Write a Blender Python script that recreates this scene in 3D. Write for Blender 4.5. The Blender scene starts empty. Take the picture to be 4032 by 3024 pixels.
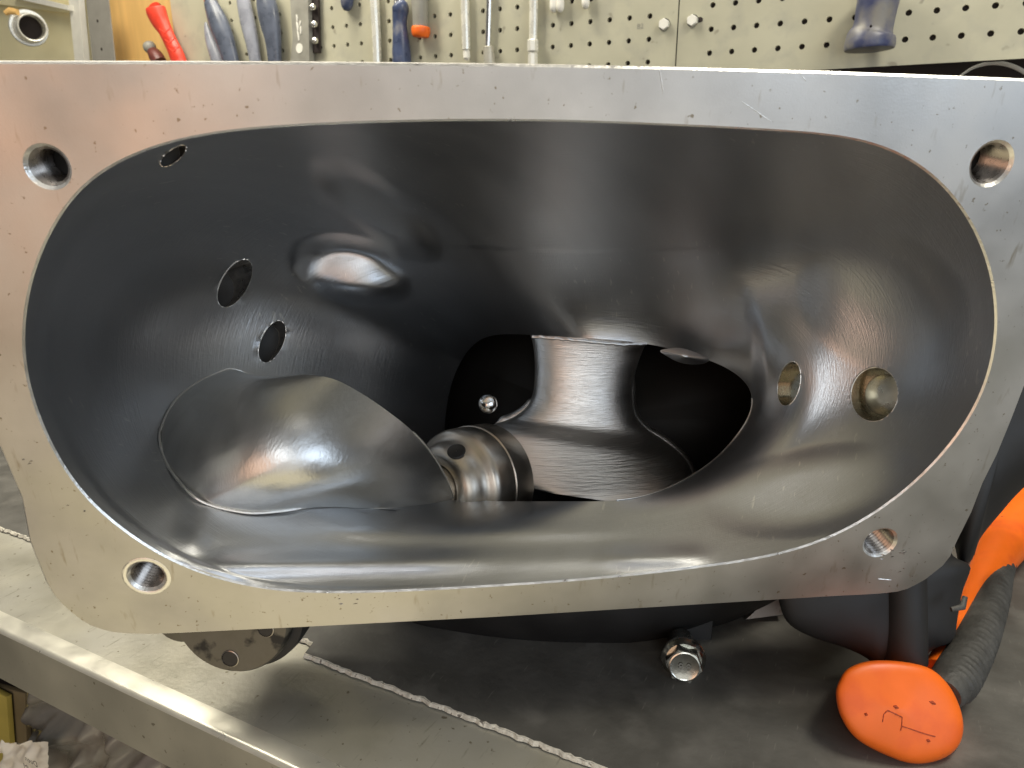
import bpy, math, random
from mathutils import Vector, Matrix, Euler, geometry, noise
random.seed(7)
sc = bpy.context.scene
COL = sc.collection

# ------------------------------------------------------------------ camera
F = 2850.0                      # focal length in photo pixels (4032 wide)
CX, CY = 2016.0, 1512.0
PITCH, YAW = math.radians(16.5), math.radians(27.0)
H = 0.266                        # camera height over the bench top (z = 0)
cam_d = bpy.data.cameras.new('camera'); cam = bpy.data.objects.new('camera', cam_d); COL.objects.link(cam)
cam.location = (0, 0, H)
cam.rotation_euler = (math.pi/2 - PITCH, 0, YAW)
cam_d.sensor_width = 36.0; cam_d.lens = 36.0*F/4032.0
cam_d.clip_start = 0.01; cam_d.clip_end = 50
cam_d.dof.use_dof = True; cam_d.dof.focus_distance = 0.37; cam_d.dof.aperture_fstop = 24.0
sc.camera = cam
RM = Euler(cam.rotation_euler, 'XYZ').to_matrix()
CAM = Vector((0, 0, H))
def c2w(X, Y, Z): return CAM + RM @ Vector((X, -Y, -Z))          # camera right / down / forward -> world
def cdir(X, Y, Z): return (RM @ Vector((X, -Y, -Z))).normalized()
def P(px, py, z): return c2w((px-CX)/F*z, (py-CY)/F*z, z)
def ray(px, py): return RM @ Vector(((px-CX)/F, -(py-CY)/F, -1.0))
def hit(px, py, p0, n):
    d = ray(px, py); return CAM + d*((p0-CAM).dot(n)/d.dot(n))
def depth(w): return -(RM.transposed() @ (w-CAM)).z
def pix(w):
    q = RM.transposed() @ (w-CAM); return (CX + F*q.x/-q.z, CY - F*q.y/-q.z)
def on_bench(px, py, h=0.0): return hit(px, py, Vector((0, 0, h)), Vector((0, 0, 1)))
WALL_Y = 0.927
def on_wall(px, py, off=0.0): return hit(px, py, Vector((0, WALL_Y-off, 0)), Vector((0, 1, 0)))

# ------------------------------------------------------------------ world, lamps, exposure
w = bpy.data.worlds.new('World'); sc.world = w; w.use_nodes = True
bg = w.node_tree.nodes['Background']; bg.inputs[0].default_value = (0.50, 0.48, 0.45, 1); bg.inputs[1].default_value = 0.30
def lamp(name, loc, target, size, power, col):
    d = bpy.data.lights.new(name, 'AREA'); d.shape = 'RECTANGLE'; d.size, d.size_y = size; d.energy = power; d.color = col
    o = bpy.data.objects.new(name, d); COL.objects.link(o); o.location = loc
    o.rotation_euler = (Vector(target)-Vector(loc)).to_track_quat('-Z', 'Y').to_euler(); return o
lamp('ceiling_lamp', (0.38, 0.46, 1.05), (0.30, 0.45, 0), (0.4, 0.22), 8.5, (1.0, 0.94, 0.80))
lamp('ceiling_lamp', (-0.72, 0.74, 1.20), (-0.34, 0.50, 0), (1.5, 0.22), 25, (1.0, 0.94, 0.80))
lamp('front_ceiling_lamp', (0.1, -0.22, 1.35), (-0.1, 0.3, 0.1), (1.4, 0.06), 1.7, (1.0, 0.96, 0.88))
lamp('window_light', (1.3, -0.30, 0.50), (-0.1, 0.3, 0.25), (0.8, 0.8), 6.2, (0.70, 0.83, 1.0))
lamp('cabinet_lamp', (-0.98, 0.58, 0.80), (-0.80, 0.98, 0.40), (0.3, 0.2), 1.5, (1.0, 0.94, 0.78))
lamp('rear_light', (0.50, -0.95, 0.62), (-0.12, 0.35, 0.15), (0.55, 0.4), 2.6, (0.92, 0.96, 1.0))  # added light behind the camera for highlights on vane and bowl
lamp('flange_fill', (0.62, -0.75, 0.05), (0.05, 0.28, 0.25), (1.1, 0.9), 2.1, (1.0, 0.97, 0.93))  # added neutral panel, out of view, for the flange to reflect
lamp('floor_bounce', (0.05, -0.42, -0.55), (-0.02, 0.28, 0.15), (1.3, 0.7), 2.7, (1.0, 0.87, 0.56))  # added panel standing in for light off the floor
lamp('warm_bounce', (-0.14, -0.66, 0.16), (-0.15, 0.2, 0.28), (0.40, 0.5), 0.95, (1.0, 0.60, 0.40))  # added warm panel that tints the flange's reflection
sc.view_settings.view_transform = 'Standard'; sc.view_settings.look = 'None'
sc.view_settings.exposure = 0.0; sc.view_settings.gamma = 1.0

# ------------------------------------------------------------------ materials
def nt(name):
    m = bpy.data.materials.new(name); m.use_nodes = True
    return m, m.node_tree.nodes, m.node_tree.links, m.node_tree.nodes['Principled BSDF']
def mat(name, col, rough=0.5, metal=0.0, var=0.12, vscale=40, bump=0.0, bscale=400, stretch=(1,1,1), spots=None, sscale=250, sthr=0.62,
        coord='Object', rvar=0.08, aniso=0, col2=None, c2scale=20, c2thr=(0.45,0.6), coat=0.0, streak=None, smask=None, uvb=None):
    m, N, L, b = nt(name)
    tc = N.new('ShaderNodeTexCoord'); mp = N.new('ShaderNodeMapping'); mp.inputs['Scale'].default_value = stretch
    L.new(tc.outputs[coord], mp.inputs[0])
    n1 = N.new('ShaderNodeTexNoise'); n1.inputs['Scale'].default_value = vscale; n1.inputs['Detail'].default_value = 6; L.new(mp.outputs[0], n1.inputs[0])
    ra = N.new('ShaderNodeValToRGB'); ra.color_ramp.elements[0].position = 0.3; ra.color_ramp.elements[1].position = 0.7
    ra.color_ramp.elements[0].color = (*[max(0, c*(1-var)) for c in col], 1); ra.color_ramp.elements[1].color = (*[min(1, c*(1+var)) for c in col], 1)
    L.new(n1.outputs['Fac'], ra.inputs[0]); out = ra.outputs[0]
    def mixin(out, fac, c):
        mx = N.new('ShaderNodeMix'); mx.data_type = 'RGBA'; L.new(fac, mx.inputs[0]); L.new(out, mx.inputs[6]); mx.inputs[7].default_value = (*c, 1); return mx.outputs[2]
    def thr(noise_out, lo, hi):
        r = N.new('ShaderNodeMapRange'); r.inputs[1].default_value = lo; r.inputs[2].default_value = hi; L.new(noise_out, r.inputs[0]); return r.outputs[0]
    if col2:
        n = N.new('ShaderNodeTexNoise'); n.inputs['Scale'].default_value = c2scale; n.inputs['Detail'].default_value = 5; L.new(tc.outputs[coord], n.inputs[0])
        out = mixin(out, thr(n.outputs['Fac'], *c2thr), col2)
    if streak:      # streak = (stretch vector, scale, lo, hi, colour)
        mp2 = N.new('ShaderNodeMapping'); mp2.inputs['Scale'].default_value = streak[0]; L.new(tc.outputs[coord], mp2.inputs[0])
        n = N.new('ShaderNodeTexNoise'); n.inputs['Scale'].default_value = streak[1]; n.inputs['Detail'].default_value = 3; L.new(mp2.outputs[0], n.inputs[0])
        out = mixin(out, thr(n.outputs['Fac'], streak[2], streak[3]), streak[4])
    if spots:
        n = N.new('ShaderNodeTexNoise'); n.inputs['Scale'].default_value = sscale; n.inputs['Detail'].default_value = 2; L.new(mp.outputs[0], n.inputs[0])
        fac = thr(n.outputs['Fac'], sthr, sthr+0.06)
        if smask:
            nm = N.new('ShaderNodeTexNoise'); nm.inputs['Scale'].default_value = smask; nm.inputs['Detail'].default_value = 2; L.new(tc.outputs[coord], nm.inputs[0])
            mm = N.new('ShaderNodeMath'); mm.operation = 'MULTIPLY'; L.new(fac, mm.inputs[0]); L.new(thr(nm.outputs['Fac'], .48, .62), mm.inputs[1]); fac = mm.outputs[0]
        out = mixin(out, fac, spots)
    L.new(out, b.inputs['Base Color'])
    b.inputs['Metallic'].default_value = metal
    mr = N.new('ShaderNodeMapRange'); mr.inputs[1].default_value = 0.3; mr.inputs[2].default_value = 0.7
    mr.inputs[3].default_value = max(0.03, rough-rvar); mr.inputs[4].default_value = min(1, rough+rvar)
    L.new(n1.outputs['Fac'], mr.inputs[0]); L.new(mr.outputs[0], b.inputs['Roughness'])
    if bump:
        nb = N.new('ShaderNodeTexNoise'); nb.inputs['Scale'].default_value = bscale; nb.inputs['Detail'].default_value = 4; L.new(mp.outputs[0], nb.inputs[0])
        bp = N.new('ShaderNodeBump'); bp.inputs['Strength'].default_value = bump; bp.inputs['Distance'].default_value = 0.001
        L.new(nb.outputs['Fac'], bp.inputs['Height']); last = bp
        if uvb:     # tool marks that follow the surface: (stretch along, across, strength)
            mu = N.new('ShaderNodeMapping'); mu.inputs['Scale'].default_value = (uvb[0], uvb[1], 1); L.new(tc.outputs['UV'], mu.inputs[0])
            nu_ = N.new('ShaderNodeTexNoise'); nu_.inputs['Scale'].default_value = 1.0; nu_.inputs['Detail'].default_value = 2; L.new(mu.outputs[0], nu_.inputs[0])
            b2 = N.new('ShaderNodeBump'); b2.inputs['Strength'].default_value = uvb[2]; b2.inputs['Distance'].default_value = 0.001
            L.new(nu_.outputs['Fac'], b2.inputs['Height']); L.new(bp.outputs[0], b2.inputs['Normal']); last = b2
        L.new(last.outputs[0], b.inputs['Normal'])
    if coat: b.inputs['Coat Weight'].default_value = coat
    return m

M = {}
M['flange'] = mat('machined_flange', (0.57, 0.55, 0.515), 0.41, 1.0, 0.12, 26, 0.035, 1400, rvar=0.11, spots=(0.28, 0.24, 0.18), sscale=430, sthr=0.69,
                  col2=(0.40, 0.385, 0.36), c2scale=17, c2thr=(0.42, 0.74), streak=((1, 1, .18), 260, 0.65, 0.82, (0.34, 0.29, 0.22)))
M['edge'] = mat('bright_edge', (0.85, 0.83, 0.78), 0.35, 1.0, 0.05, 200, 0.2, 700)
M['bowl'] = mat('milled_bowl', (0.545, 0.555, 0.565), 0.35, 1.0, 0.05, 60, 0.10, 1700, stretch=(1, .2, .2), rvar=0.02, spots=(0.72, 0.72, 0.70), sscale=620, sthr=0.66, smask=16, uvb=(10, 230, .14))
M['fairing'] = mat('milled_fairing', (0.60, 0.60, 0.585), 0.33, 1.0, 0.08, 90, 0.12, 1100, stretch=(1, .25, .35), rvar=0.05)
M['vane'] = mat('turned_steel', (0.86, 0.84, 0.80), 0.42, 1.0, 0.06, 80, 0.35, 1300, stretch=(.06, .06, 1))
M['coupling'] = mat('coupling_steel', (0.55, 0.50, 0.43), 0.36, 1.0, 0.08, 80, 0.05, 700)
M['cavity'] = mat('cavity_shade', (0.022, 0.019, 0.016), 0.55, 0.0)  # near-black: shade of holes and recesses put into the colour
M['thread'] = mat('thread_metal', (0.34, 0.31, 0.28), 0.28, 1.0, 0.1, 300)
M['brass'] = mat('brass_bush', (0.42, 0.40, 0.33), 0.25, 1.0, 0.1, 200, 0.05, 900)
M['plug'] = mat('plug_metal', (0.72, 0.69, 0.58), 0.3, 1.0, 0.12, 160, 0.05, 900)
M['port'] = mat('port_metal', (0.62, 0.58, 0.53), 0.32, 1.0, 0.15, 200, 0.1, 900)
M['blackpaint'] = mat('black_paint', (0.012, 0.0115, 0.011), 0.6, 0.0, 0.15, 40, 0.06, 250)
M['worn'] = mat('worn_disc', (0.15, 0.138, 0.11), 0.5, 0.6, 0.1, 120, 0.1, 500, col2=(0.035, 0.033, 0.03), c2scale=75, c2thr=(0.54, 0.62))
M['zinc'] = mat('zinc_bolt', (0.62, 0.62, 0.56), 0.22, 1.0, 0.08, 300, 0.08, 600)
M['chrome'] = mat('chrome', (0.80, 0.79, 0.76), 0.16, 1.0, 0.04, 200)
M['steel_sheet'] = mat('bench_steel', (0.46, 0.435, 0.35), 0.36, 0.35, 0.20, 22, 0.15, 300, spots=(0.22, 0.19, 0.13), sscale=240, sthr=0.68,
                       col2=(0.50, 0.48, 0.41), c2scale=14, c2thr=(0.42, 0.62), streak=((1, .12, 1), 430, 0.62, 0.72, (0.36, 0.34, 0.27)))
M['apron'] = mat('apron_steel', (0.40, 0.38, 0.305), 0.42, 0.45, 0.22, 12, 0.1, 300, spots=(0.20, 0.18, 0.13), sscale=240, sthr=0.69)
M['rolled'] = mat('rolled_steel', (0.78, 0.75, 0.64), 0.34, 0.6, 0.06, 60)
M['brightsteel'] = mat('bright_steel', (0.84, 0.82, 0.73), 0.28, 0.35, 0.06, 60)
M['rubber'] = mat('mat_rubber', (0.105, 0.10, 0.088), 0.6, 0.0, 0.25, 30, 0.25, 260, col2=(0.16, 0.152, 0.135), c2scale=35, c2thr=(0.52, 0.72), rvar=0.12,
                  streak=((1, .15, 1), 420, 0.66, 0.76, (0.20, 0.19, 0.165)))
M['torn'] = mat('torn_edge', (0.70, 0.66, 0.56), 0.8, 0, 0.25, 300, 0.8, 500, spots=(0.2, 0.18, 0.15), sscale=300, sthr=0.60)
M['orange'] = mat('orange_plastic', (0.90, 0.155, 0.008), 0.45, 0, 0.08, 40, 0.08, 180, col2=(0.82, 0.125, 0.010), c2scale=60, c2thr=(0.5, 0.7), spots=(0.35, 0.05, 0.02), sscale=130, sthr=0.73)
M['grip'] = mat('grip_rubber', (0.06, 0.058, 0.052), 0.6, 0, 0.25, 120, 0.6, 380)
M['mark'] = mat('dark_mark', (0.38, 0.055, 0.012), 0.7)
M['peg'] = mat('pegboard_paint', (0.47, 0.45, 0.335), 0.55, 0, 0.08, 14, 0.12, 160, col2=(0.38, 0.365, 0.29), c2scale=30, c2thr=(0.5, 0.75), spots=(0.30, 0.28, 0.21), sscale=60, sthr=0.68)
M['dark'] = mat('dark_gap', (0.02, 0.012, 0.01), 0.7)
M['blue'] = mat('blue_plastic', (0.055, 0.075, 0.15), 0.33, 0, 0.3, 60, 0.1, 200, col2=(0.20, 0.20, 0.22), c2scale=45, c2thr=(0.52, 0.68))
M['bluegrey'] = mat('dipped_grip', (0.10, 0.115, 0.155), 0.3, 0, 0.25, 60, 0.05, 150)
M['bluelight'] = mat('worn_grip', (0.30, 0.31, 0.36), 0.3, 0, 0.2, 50, 0.05, 150)
M['wornblue'] = mat('worn_blue_handle', (0.055, 0.065, 0.14), 0.42, 0, 0.25, 35, 0.15, 200, col2=(0.20, 0.19, 0.17), c2scale=30, c2thr=(0.43, 0.62))
M['red'] = mat('red_plastic', (0.80, 0.06, 0.03), 0.4, 0, 0.15, 60, 0.08, 150)
M['maroon'] = mat('maroon_plastic', (0.16, 0.045, 0.035), 0.4, 0, 0.2, 120)
M['greytool'] = mat('grey_plastic', (0.30, 0.29, 0.25), 0.45, 0, 0.15, 60, 0.08, 200)
M['white'] = mat('white_paint', (0.82, 0.80, 0.72), 0.5, 0, 0.06, 60)
M['cream'] = mat('cream_panel', (0.90, 0.82, 0.52), 0.45, 0, 0.06, 10, 0.03, 60, col2=(0.86, 0.76, 0.45), c2scale=9, c2thr=(0.5, 0.8))
M['post'] = mat('grey_post', (0.30, 0.285, 0.25), 0.5, 0.0, 0.08, 50, 0.1, 300)
M['wood'] = mat('wood_panel', (0.80, 0.50, 0.18), 0.5, 0, 0.1, 18, 0.05, 100, stretch=(3, 1, .5))
M['paper'] = mat('paper', (0.74, 0.68, 0.58), 0.8, 0, 0.06, 80, 0.2, 120)
M['ink'] = mat('ink', (0.02, 0.02, 0.02), 0.7)
M['yellowbox'] = mat('yellow_card', (0.50, 0.40, 0.09), 0.6, 0, 0.1, 40)
M['cardboard'] = mat('brown_card', (0.20, 0.155, 0.085), 0.7, 0, 0.12, 40)
M['bag'] = mat('clear_bag', (0.25, 0.23, 0.19), 0.16, 0, 0.12, 25, 0.0, 40, col2=(0.21, 0.18, 0.155), c2scale=30, c2thr=(0.5, 0.7))
M['floor'] = mat('concrete', (0.22, 0.21, 0.19), 0.7, 0, 0.15, 6)

# ------------------------------------------------------------------ object helpers
ABS = {}
def link(name, me, m, parent=None, smooth=True):
    for mm in (m if isinstance(m, (list, tuple)) else [m]): me.materials.append(mm)
    if len(me.vertices):
        c = Vector((0, 0, 0))
        for v in me.vertices: c += v.co
        c /= len(me.vertices)
    me.transform(Matrix.Translation(-c))
    if smooth:
        for p in me.polygons: p.use_smooth = True
    o = bpy.data.objects.new(name, me); COL.objects.link(o); ABS[o.name] = c
    if parent: o.parent = parent; o.location = c - ABS[parent.name]
    else: o.location = c
    return o
def obj(name, V, Fc, m, parent=None, smooth=True, mids=None, auto=None):
    me = bpy.data.meshes.new(name); me.from_pydata([tuple(v) for v in V], [], Fc); me.update()
    o = link(name, me, m, parent, smooth)
    if mids:
        for p, i in zip(me.polygons, mids): p.material_index = i
    if auto is not None and smooth:
        me.set_sharp_from_angle(angle=math.radians(auto))
    return o
def fixn(o):
    import bmesh
    bm = bmesh.new(); bm.from_mesh(o.data); bmesh.ops.recalc_face_normals(bm, faces=bm.faces); bm.to_mesh(o.data); bm.free(); return o
def tag(o, label, cat, group=None):
    o['label'] = label; o['category'] = cat
    if group: o['group'] = group
    return o
def struct(o): o['kind'] = 'structure'; return o
def thing(name, loc, label, cat, group=None):
    o = bpy.data.objects.new(name, None); COL.objects.link(o); o.location = loc; o.empty_display_size = 0.01; ABS[o.name] = Vector(loc)
    return tag(o, label, cat, group)

def catmull(pts, n, closed=False):
    pts = [Vector(p) for p in pts]; out = []; L = len(pts); segs = L if closed else L-1
    for k in range(n):
        t = k/n*segs if closed else k/(n-1)*segs
        i = min(int(t), segs-1); f = t-i
        g = (lambda j: pts[j % L]) if closed else (lambda j: pts[max(0, min(L-1, j))])
        p0, p1, p2, p3 = g(i-1), g(i), g(i+1), g(i+2)
        out.append(0.5*((2*p1)+(p2-p0)*f+(2*p0-5*p1+4*p2-p3)*f*f+(3*p1-p0-3*p2+p3)*f**3))
    return out
def resample(pts, n, closed=True):       # even arc length
    d = catmull(pts, n*12, closed)
    if closed: d.append(d[0])
    s = [0]
    for a, b in zip(d, d[1:]): s.append(s[-1]+(b-a).length)
    out = []; j = 0
    for k in range(n):
        t = s[-1]*k/(n if closed else n-1)
        while j < len(s)-2 and s[j+1] < t: j += 1
        f = (t-s[j])/max(1e-12, s[j+1]-s[j]); out.append(d[j].lerp(d[j+1], min(1, f)))
    return out
def grid_faces(rows, n, closed=True, off=0):
    fs = []
    for j in range(rows-1):
        for i in range(n if closed else n-1):
            a = off+j*n+i; b = off+j*n+(i+1) % n; fs.append((a, b, b+n, a+n))
    return fs
def tube(name, path, m, parent=None, seg=16, cap=True, flat=1.0, flat_dir=None, auto=50, ridge=None):
    # path: (world Vector, radius)
    V = []; n = len(path); prev = None
    for k, (p, r) in enumerate(path):
        t = (path[min(n-1, k+1)][0]-path[max(0, k-1)][0])
        if t.length < 1e-9: t = prev_t
        t.normalize(); prev_t = t
        ref = flat_dir if flat_dir is not None else (Vector((0, 1, 0)) if abs(t.y) < .9 else Vector((1, 0, 0)))
        if prev is not None and flat_dir is None: ref = prev
        a = (ref-t*ref.dot(t)).normalized(); b = t.cross(a); prev = a
        for i in range(seg):
            q = 2*math.pi*i/seg; rr = r
            if ridge: rr *= ridge(k, q)
            V.append(p + a*(math.cos(q)*rr*flat) + b*(math.sin(q)*rr))
    fs = grid_faces(n, seg)
    if cap: fs += [tuple(range(seg)), tuple(range((n-1)*seg, n*seg))]
    return fixn(obj(name, V, fs, m, parent, True, auto=auto))
def lathe(name, c, ax, prof, m, parent=None, seg=48, up=None, auto=40, cap=True):
    # prof: (distance along ax, radius)
    ax = ax.normalized(); u = Vector((0, 0, 1)) if up is None else up
    a = (u-ax*u.dot(ax)).normalized(); b = ax.cross(a); V = []
    for d, r in prof:
        for i in range(seg):
            q = 2*math.pi*i/seg; V.append(c+ax*d+(a*math.cos(q)+b*math.sin(q))*r)
    fs = grid_faces(len(prof), seg)
    if cap: fs += [tuple(range(seg)), tuple(range((len(prof)-1)*seg, len(prof)*seg))]
    return fixn(obj(name, V, fs, m, parent, True, auto=auto))
def prism(name, pts, dvec, m, parent=None, bev=0.0, auto=40):
    # pts: world outline (planar); extruded by dvec with a small bevel
    n = len(pts); c = sum(pts, Vector())/n; V = []
    def ring(s, d): return [c+(p-c)*s+dvec*d for p in pts]
    R = max((p-c).length for p in pts); L = dvec.length; k = 1-bev/R; h = bev/L if L else 0
    rows = [ring(k, 0), ring(1, h), ring(1, 1-h), ring(k, 1)] if bev else [ring(1, 0), ring(1, 1)]
    for r in rows: V += r
    fs = grid_faces(len(rows), n)+[tuple(range(n)), tuple(range((len(rows)-1)*n, len(rows)*n))]
    return fixn(obj(name, V, fs, m, parent, True, auto=auto))
def box(name, lo, hi, m, parent=None, bev=0.001):
    (x0, y0, z0), (x1, y1, z1) = lo, hi
    return prism(name, [Vector(p) for p in ((x0, y0, z0), (x1, y0, z0), (x1, y1, z0), (x0, y1, z0))], Vector((0, 0, z1-z0)), m, parent, bev)
def blob(name, outline, zc, zo, bf, bb, m, parent=None, n=96, rings=24, power=2.0, centre=None, auto=None, dent=None):
    # solid bulging towards the viewer (bf) and away from it (bb); outline (px) with its own depths zo
    closed = [Vector((*o, z)) for o, z in zip(outline, zo)]
    ol = resample(closed, n)
    c = Vector(centre) if centre else Vector((sum(p.x for p in ol)/n, sum(p.y for p in ol)/n))
    V = []
    for side in (0, 1):
        for k in range(1, rings+1):
            r = math.sin(k/rings*math.pi/2); h = max(0, 1-r**power)**(1/power)
            for p in ol:
                x = c.x+(p.x-c.x)*r; y = c.y+(p.y-c.y)*r; z = zc+(p.z-zc)*r
                z = z-bf*h if side == 0 else z+bb*h
                if dent and side == 0: z += dent(x, y)
                V.append(P(x, y, z))
    fs = grid_faces(rings, n)+[tuple(reversed(range(n)))]
    off = rings*n
    fs += [tuple(reversed(f)) for f in grid_faces(rings, n, True, off)]+[tuple(range(off, off+n))]
    o = obj(name, V, fs, m, parent, True)
    import bmesh
    bm = bmesh.new(); bm.from_mesh(o.data); bmesh.ops.remove_doubles(bm, verts=bm.verts, dist=1e-6); bmesh.ops.recalc_face_normals(bm, faces=bm.faces); bm.to_mesh(o.data); bm.free()
    for p in o.data.polygons: p.use_smooth = True
    if auto: o.data.set_sharp_from_angle(angle=math.radians(auto))
    return o
def text_mesh(name, s, origin, ex, ey, size, m, parent=None, mirror=False, thick=0.0003, rot=0):
    cu = bpy.data.curves.new('txt', 'FONT'); cu.body = s; cu.size = 1.0; cu.align_x = 'CENTER'; cu.align_y = 'CENTER'; cu.resolution_u = 3
    t = bpy.data.objects.new('txt', cu); COL.objects.link(t); dg = bpy.context.evaluated_depsgraph_get()
    me = bpy.data.meshes.new_from_object(t.evaluated_get(dg)); bpy.data.objects.remove(t)
    ez = ex.cross(ey); V = []
    for v in me.vertices:
        x, y = v.co.x*(-1 if mirror else 1)*size, v.co.y*size
        V.append(origin+ex*x+ey*y)
    Fc = [tuple(p.vertices) for p in me.polygons]; bpy.data.meshes.remove(me)
    return obj(name, V, Fc, m, parent, False)

# ------------------------------------------------------------------ room and bench
def on_z(px, py, z): return hit(px, py, Vector((0, 0, z)), Vector((0, 0, 1)))
edge = on_bench(650, 2745); BY = edge.y                     # front edge of the bench (runs along x)
mat_y = on_bench(1700, 2782).y
struct(box('floor', (-3, -2.2, -0.92), (3, 1.3, -0.90), M['floor'], None, 0))
peg_bot = on_wall(3800, 243).z
struct(box('wall', (-2.6, WALL_Y+0.10, -0.9), (2.0, WALL_Y+0.14, 1.6), M['dark'], None, 0))

bench = thing('workbench', (0, 0.55, 0), 'steel-topped workbench with a rolled front edge under everything', 'workbench')
prof = [(WALL_Y-0.01, 0.0), (BY+0.006, 0.0), (BY-0.0034, 0.00005), (BY-0.0046, -0.0003), (BY-0.0053, -0.0008), (BY-0.0058, -0.0015), (BY-0.006, -0.0024)]
V = []; xs = [-1.6+3.2*i/60 for i in range(61)]
for (y, z) in prof:
    for x in xs: V.append(Vector((x, y, z)))
obj('bench_top', V[:122], [tuple(reversed(f)) for f in grid_faces(2, 61, False)], M['steel_sheet'], bench, True)
obj('rolled_edge', V[61:], [tuple(reversed(f)) for f in grid_faces(len(prof)-1, 61, False)], M['rolled'], bench, True)
ap = hit(330, 2845, Vector((0, BY-0.006, 0)), Vector((0, 1, 0))).z
box('front_apron', (-1.6, BY-0.0058, ap), (1.6, BY-0.0035, -0.0025), M['apron'], bench, 0.0003)
box('under_shelf', (-1.6, BY-0.16, -0.34), (1.6, WALL_Y, -0.32), M['dark'], bench, 0.001)

rub = thing('rubber_mat', (0.1, 0.6, 0), 'dark rubber mat with a pale torn front edge on the bench', 'mat')
n1 = on_bench(1135, 2540); n2 = on_bench(1205, 2597)
def jag(x, a=0.0014): return a*noise.noise(Vector((x*160, 3.1, 0)))+0.0008*noise.noise(Vector((x*420, 1, 0)))
xs = [-1.2+2.4*i/900 for i in range(901)]
def my(x): return mat_y + (0.010 if x < n2.x-0.004 else 0.0) + jag(x)
TH = 0.0026
V = [Vector((x, my(x), TH)) for x in xs]+[Vector((x, WALL_Y-0.02, TH)) for x in xs]
obj('mat_sheet', V, grid_faces(2, 901, False), M['rubber'], rub, False)
V = []
for k, (dy, z) in enumerate(((0.0007, TH+0.0002), (0.0001, TH+0.0001), (-0.0007, TH*0.6), (-0.0010, 0.0008))):
    for x in xs: V.append(Vector((x, my(x)+dy+0.0010*noise.noise(Vector((x*330, k*2.3, 5)))*(1 if k == 0 else .6), z)))
fixn(obj('torn_edge', V, grid_faces(4, 901, False), M['torn'], rub, False))

# pegboard: each panel a perforated sheet
def pegboard(name, anchor_px, cols, rows, x0, x1, z0, z1, label):
    a = on_wall(*anchor_px); p = 0.0254; r = 0.0031; y = WALL_Y; V = []; Fc = []
    t = thing(name, (a.x, y, z0), label, 'pegboard', 'pegboard panels behind the bench')
    N8 = 12; dep = 0.005
    for ci in range(cols[0], cols[1]+1):
        for ri in range(rows[0], rows[1]+1):
            cx, cz = a.x+ci*p, a.z+ri*p; b = len(V)
            for i in range(N8):
                q = 2*math.pi*(i+.5)/N8; c, s = math.cos(q), math.sin(q); k = 0.5*p/max(abs(c), abs(s))
                V.append((cx+c*k, y, cz+s*k))
            for i in range(N8):
                q = 2*math.pi*(i+.5)/N8; V.append((cx+math.cos(q)*r, y, cz+math.sin(q)*r))
            for i in range(N8):
                q = 2*math.pi*(i+.5)/N8; V.append((cx+math.cos(q)*r, y+dep, cz+math.sin(q)*r))
            for q in ((1, 1), (-1, 1), (-1, -1), (1, -1)): V.append((cx+q[0]*p/2, y, cz+q[1]*p/2))
            for i in range(N8):
                j = (i+1) % N8; Fc.append((b+i, b+j, b+N8+j, b+N8+i)); Fc.append((b+N8+i, b+N8+j, b+2*N8+j, b+2*N8+i))
            for k, i in enumerate((1, 4, 7, 10)): Fc.append((b+i, b+3*N8+k, b+(i+1) % N8))
    gx0, gx1 = a.x+(cols[0]-.5)*p, a.x+(cols[1]+.5)*p; gz0, gz1 = a.z+(rows[0]-.5)*p, a.z+(rows[1]+.5)*p
    for (u0, v0, u1, v1) in ((x0, z0, gx0, z1), (gx1, z0, x1, z1), (gx0, z0, gx1, gz0), (gx0, gz1, gx1, z1)):
        if u1-u0 > 1e-5 and v1-v0 > 1e-5:
            b = len(V); V += [(u0, y, v0), (u1, y, v0), (u1, y, v1), (u0, y, v1)]; Fc.append((b, b+1, b+2, b+3))
    o = fixn(obj('perforated_sheet', [Vector(v) for v in V], Fc, M['peg'], t, False))
    box('hole_backing', (x0, y+0.0052, z0-0.0006), (x1, y+0.009, z1), M['dark'], t, 0)  # dark sheet behind the peg holes, coloured as the shade in them
    return t
seam_x = on_wall(2668, 120).x
lx = on_wall(684, 120).x
ztop = 0.62
pegR = pegboard('pegboard', (2800, 115), (0, 16), (-1, 8), seam_x+0.0007, seam_x+0.50, peg_bot, ztop, 'pale perforated tool board right of the vertical seam, big blue handle in front')
pegL = pegboard('pegboard', (2559, 63), (-27, 0), (-2, 8), lx, seam_x-0.0007, peg_bot, ztop, 'pale perforated tool board left of the vertical seam, hung with several tools')
text_mesh('pencil_note', 'B2', on_wall(2521, 104, 0.0004), Vector((1, 0, 0)), Vector((0, 0, 1)), 0.008, M['greytool'], pegL)

# ------------------------------------------------------------------ the pump housing
# flange plane: its two edge directions in camera terms come from the photo's vanishing points
hv = Vector((35300, -957, F)).normalized(); vv = Vector((-147, 6116, F)).normalized()
nv = hv.cross(vv).normalized()
if nv.z > 0: nv = -nv                                        # towards the camera
FN = cdir(*nv); FH = cdir(*hv); FV = FN.cross(FH).normalized()
if FV.dot(cdir(*vv)) < 0: FV = -FV
FP0 = P(185, 655, 0.235)
def on_fl(px, py, d=0.0): return hit(px, py, FP0-FN*d, FN)    # d = depth below the face
def f2(p): q = p-FP0; return Vector((q.dot(FH), q.dot(FV)))
def f3(q, d=0.0): return FP0+FH*q[0]+FV*q[1]-FN*d
AX = -FN                                                     # into the housing

base = on_bench(2330, 2560)
hous = thing('pump_housing', (base.x, base.y, 0), 'large machined metal pump housing with an oval mouth, facing us on the bench', 'pump housing')

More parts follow.
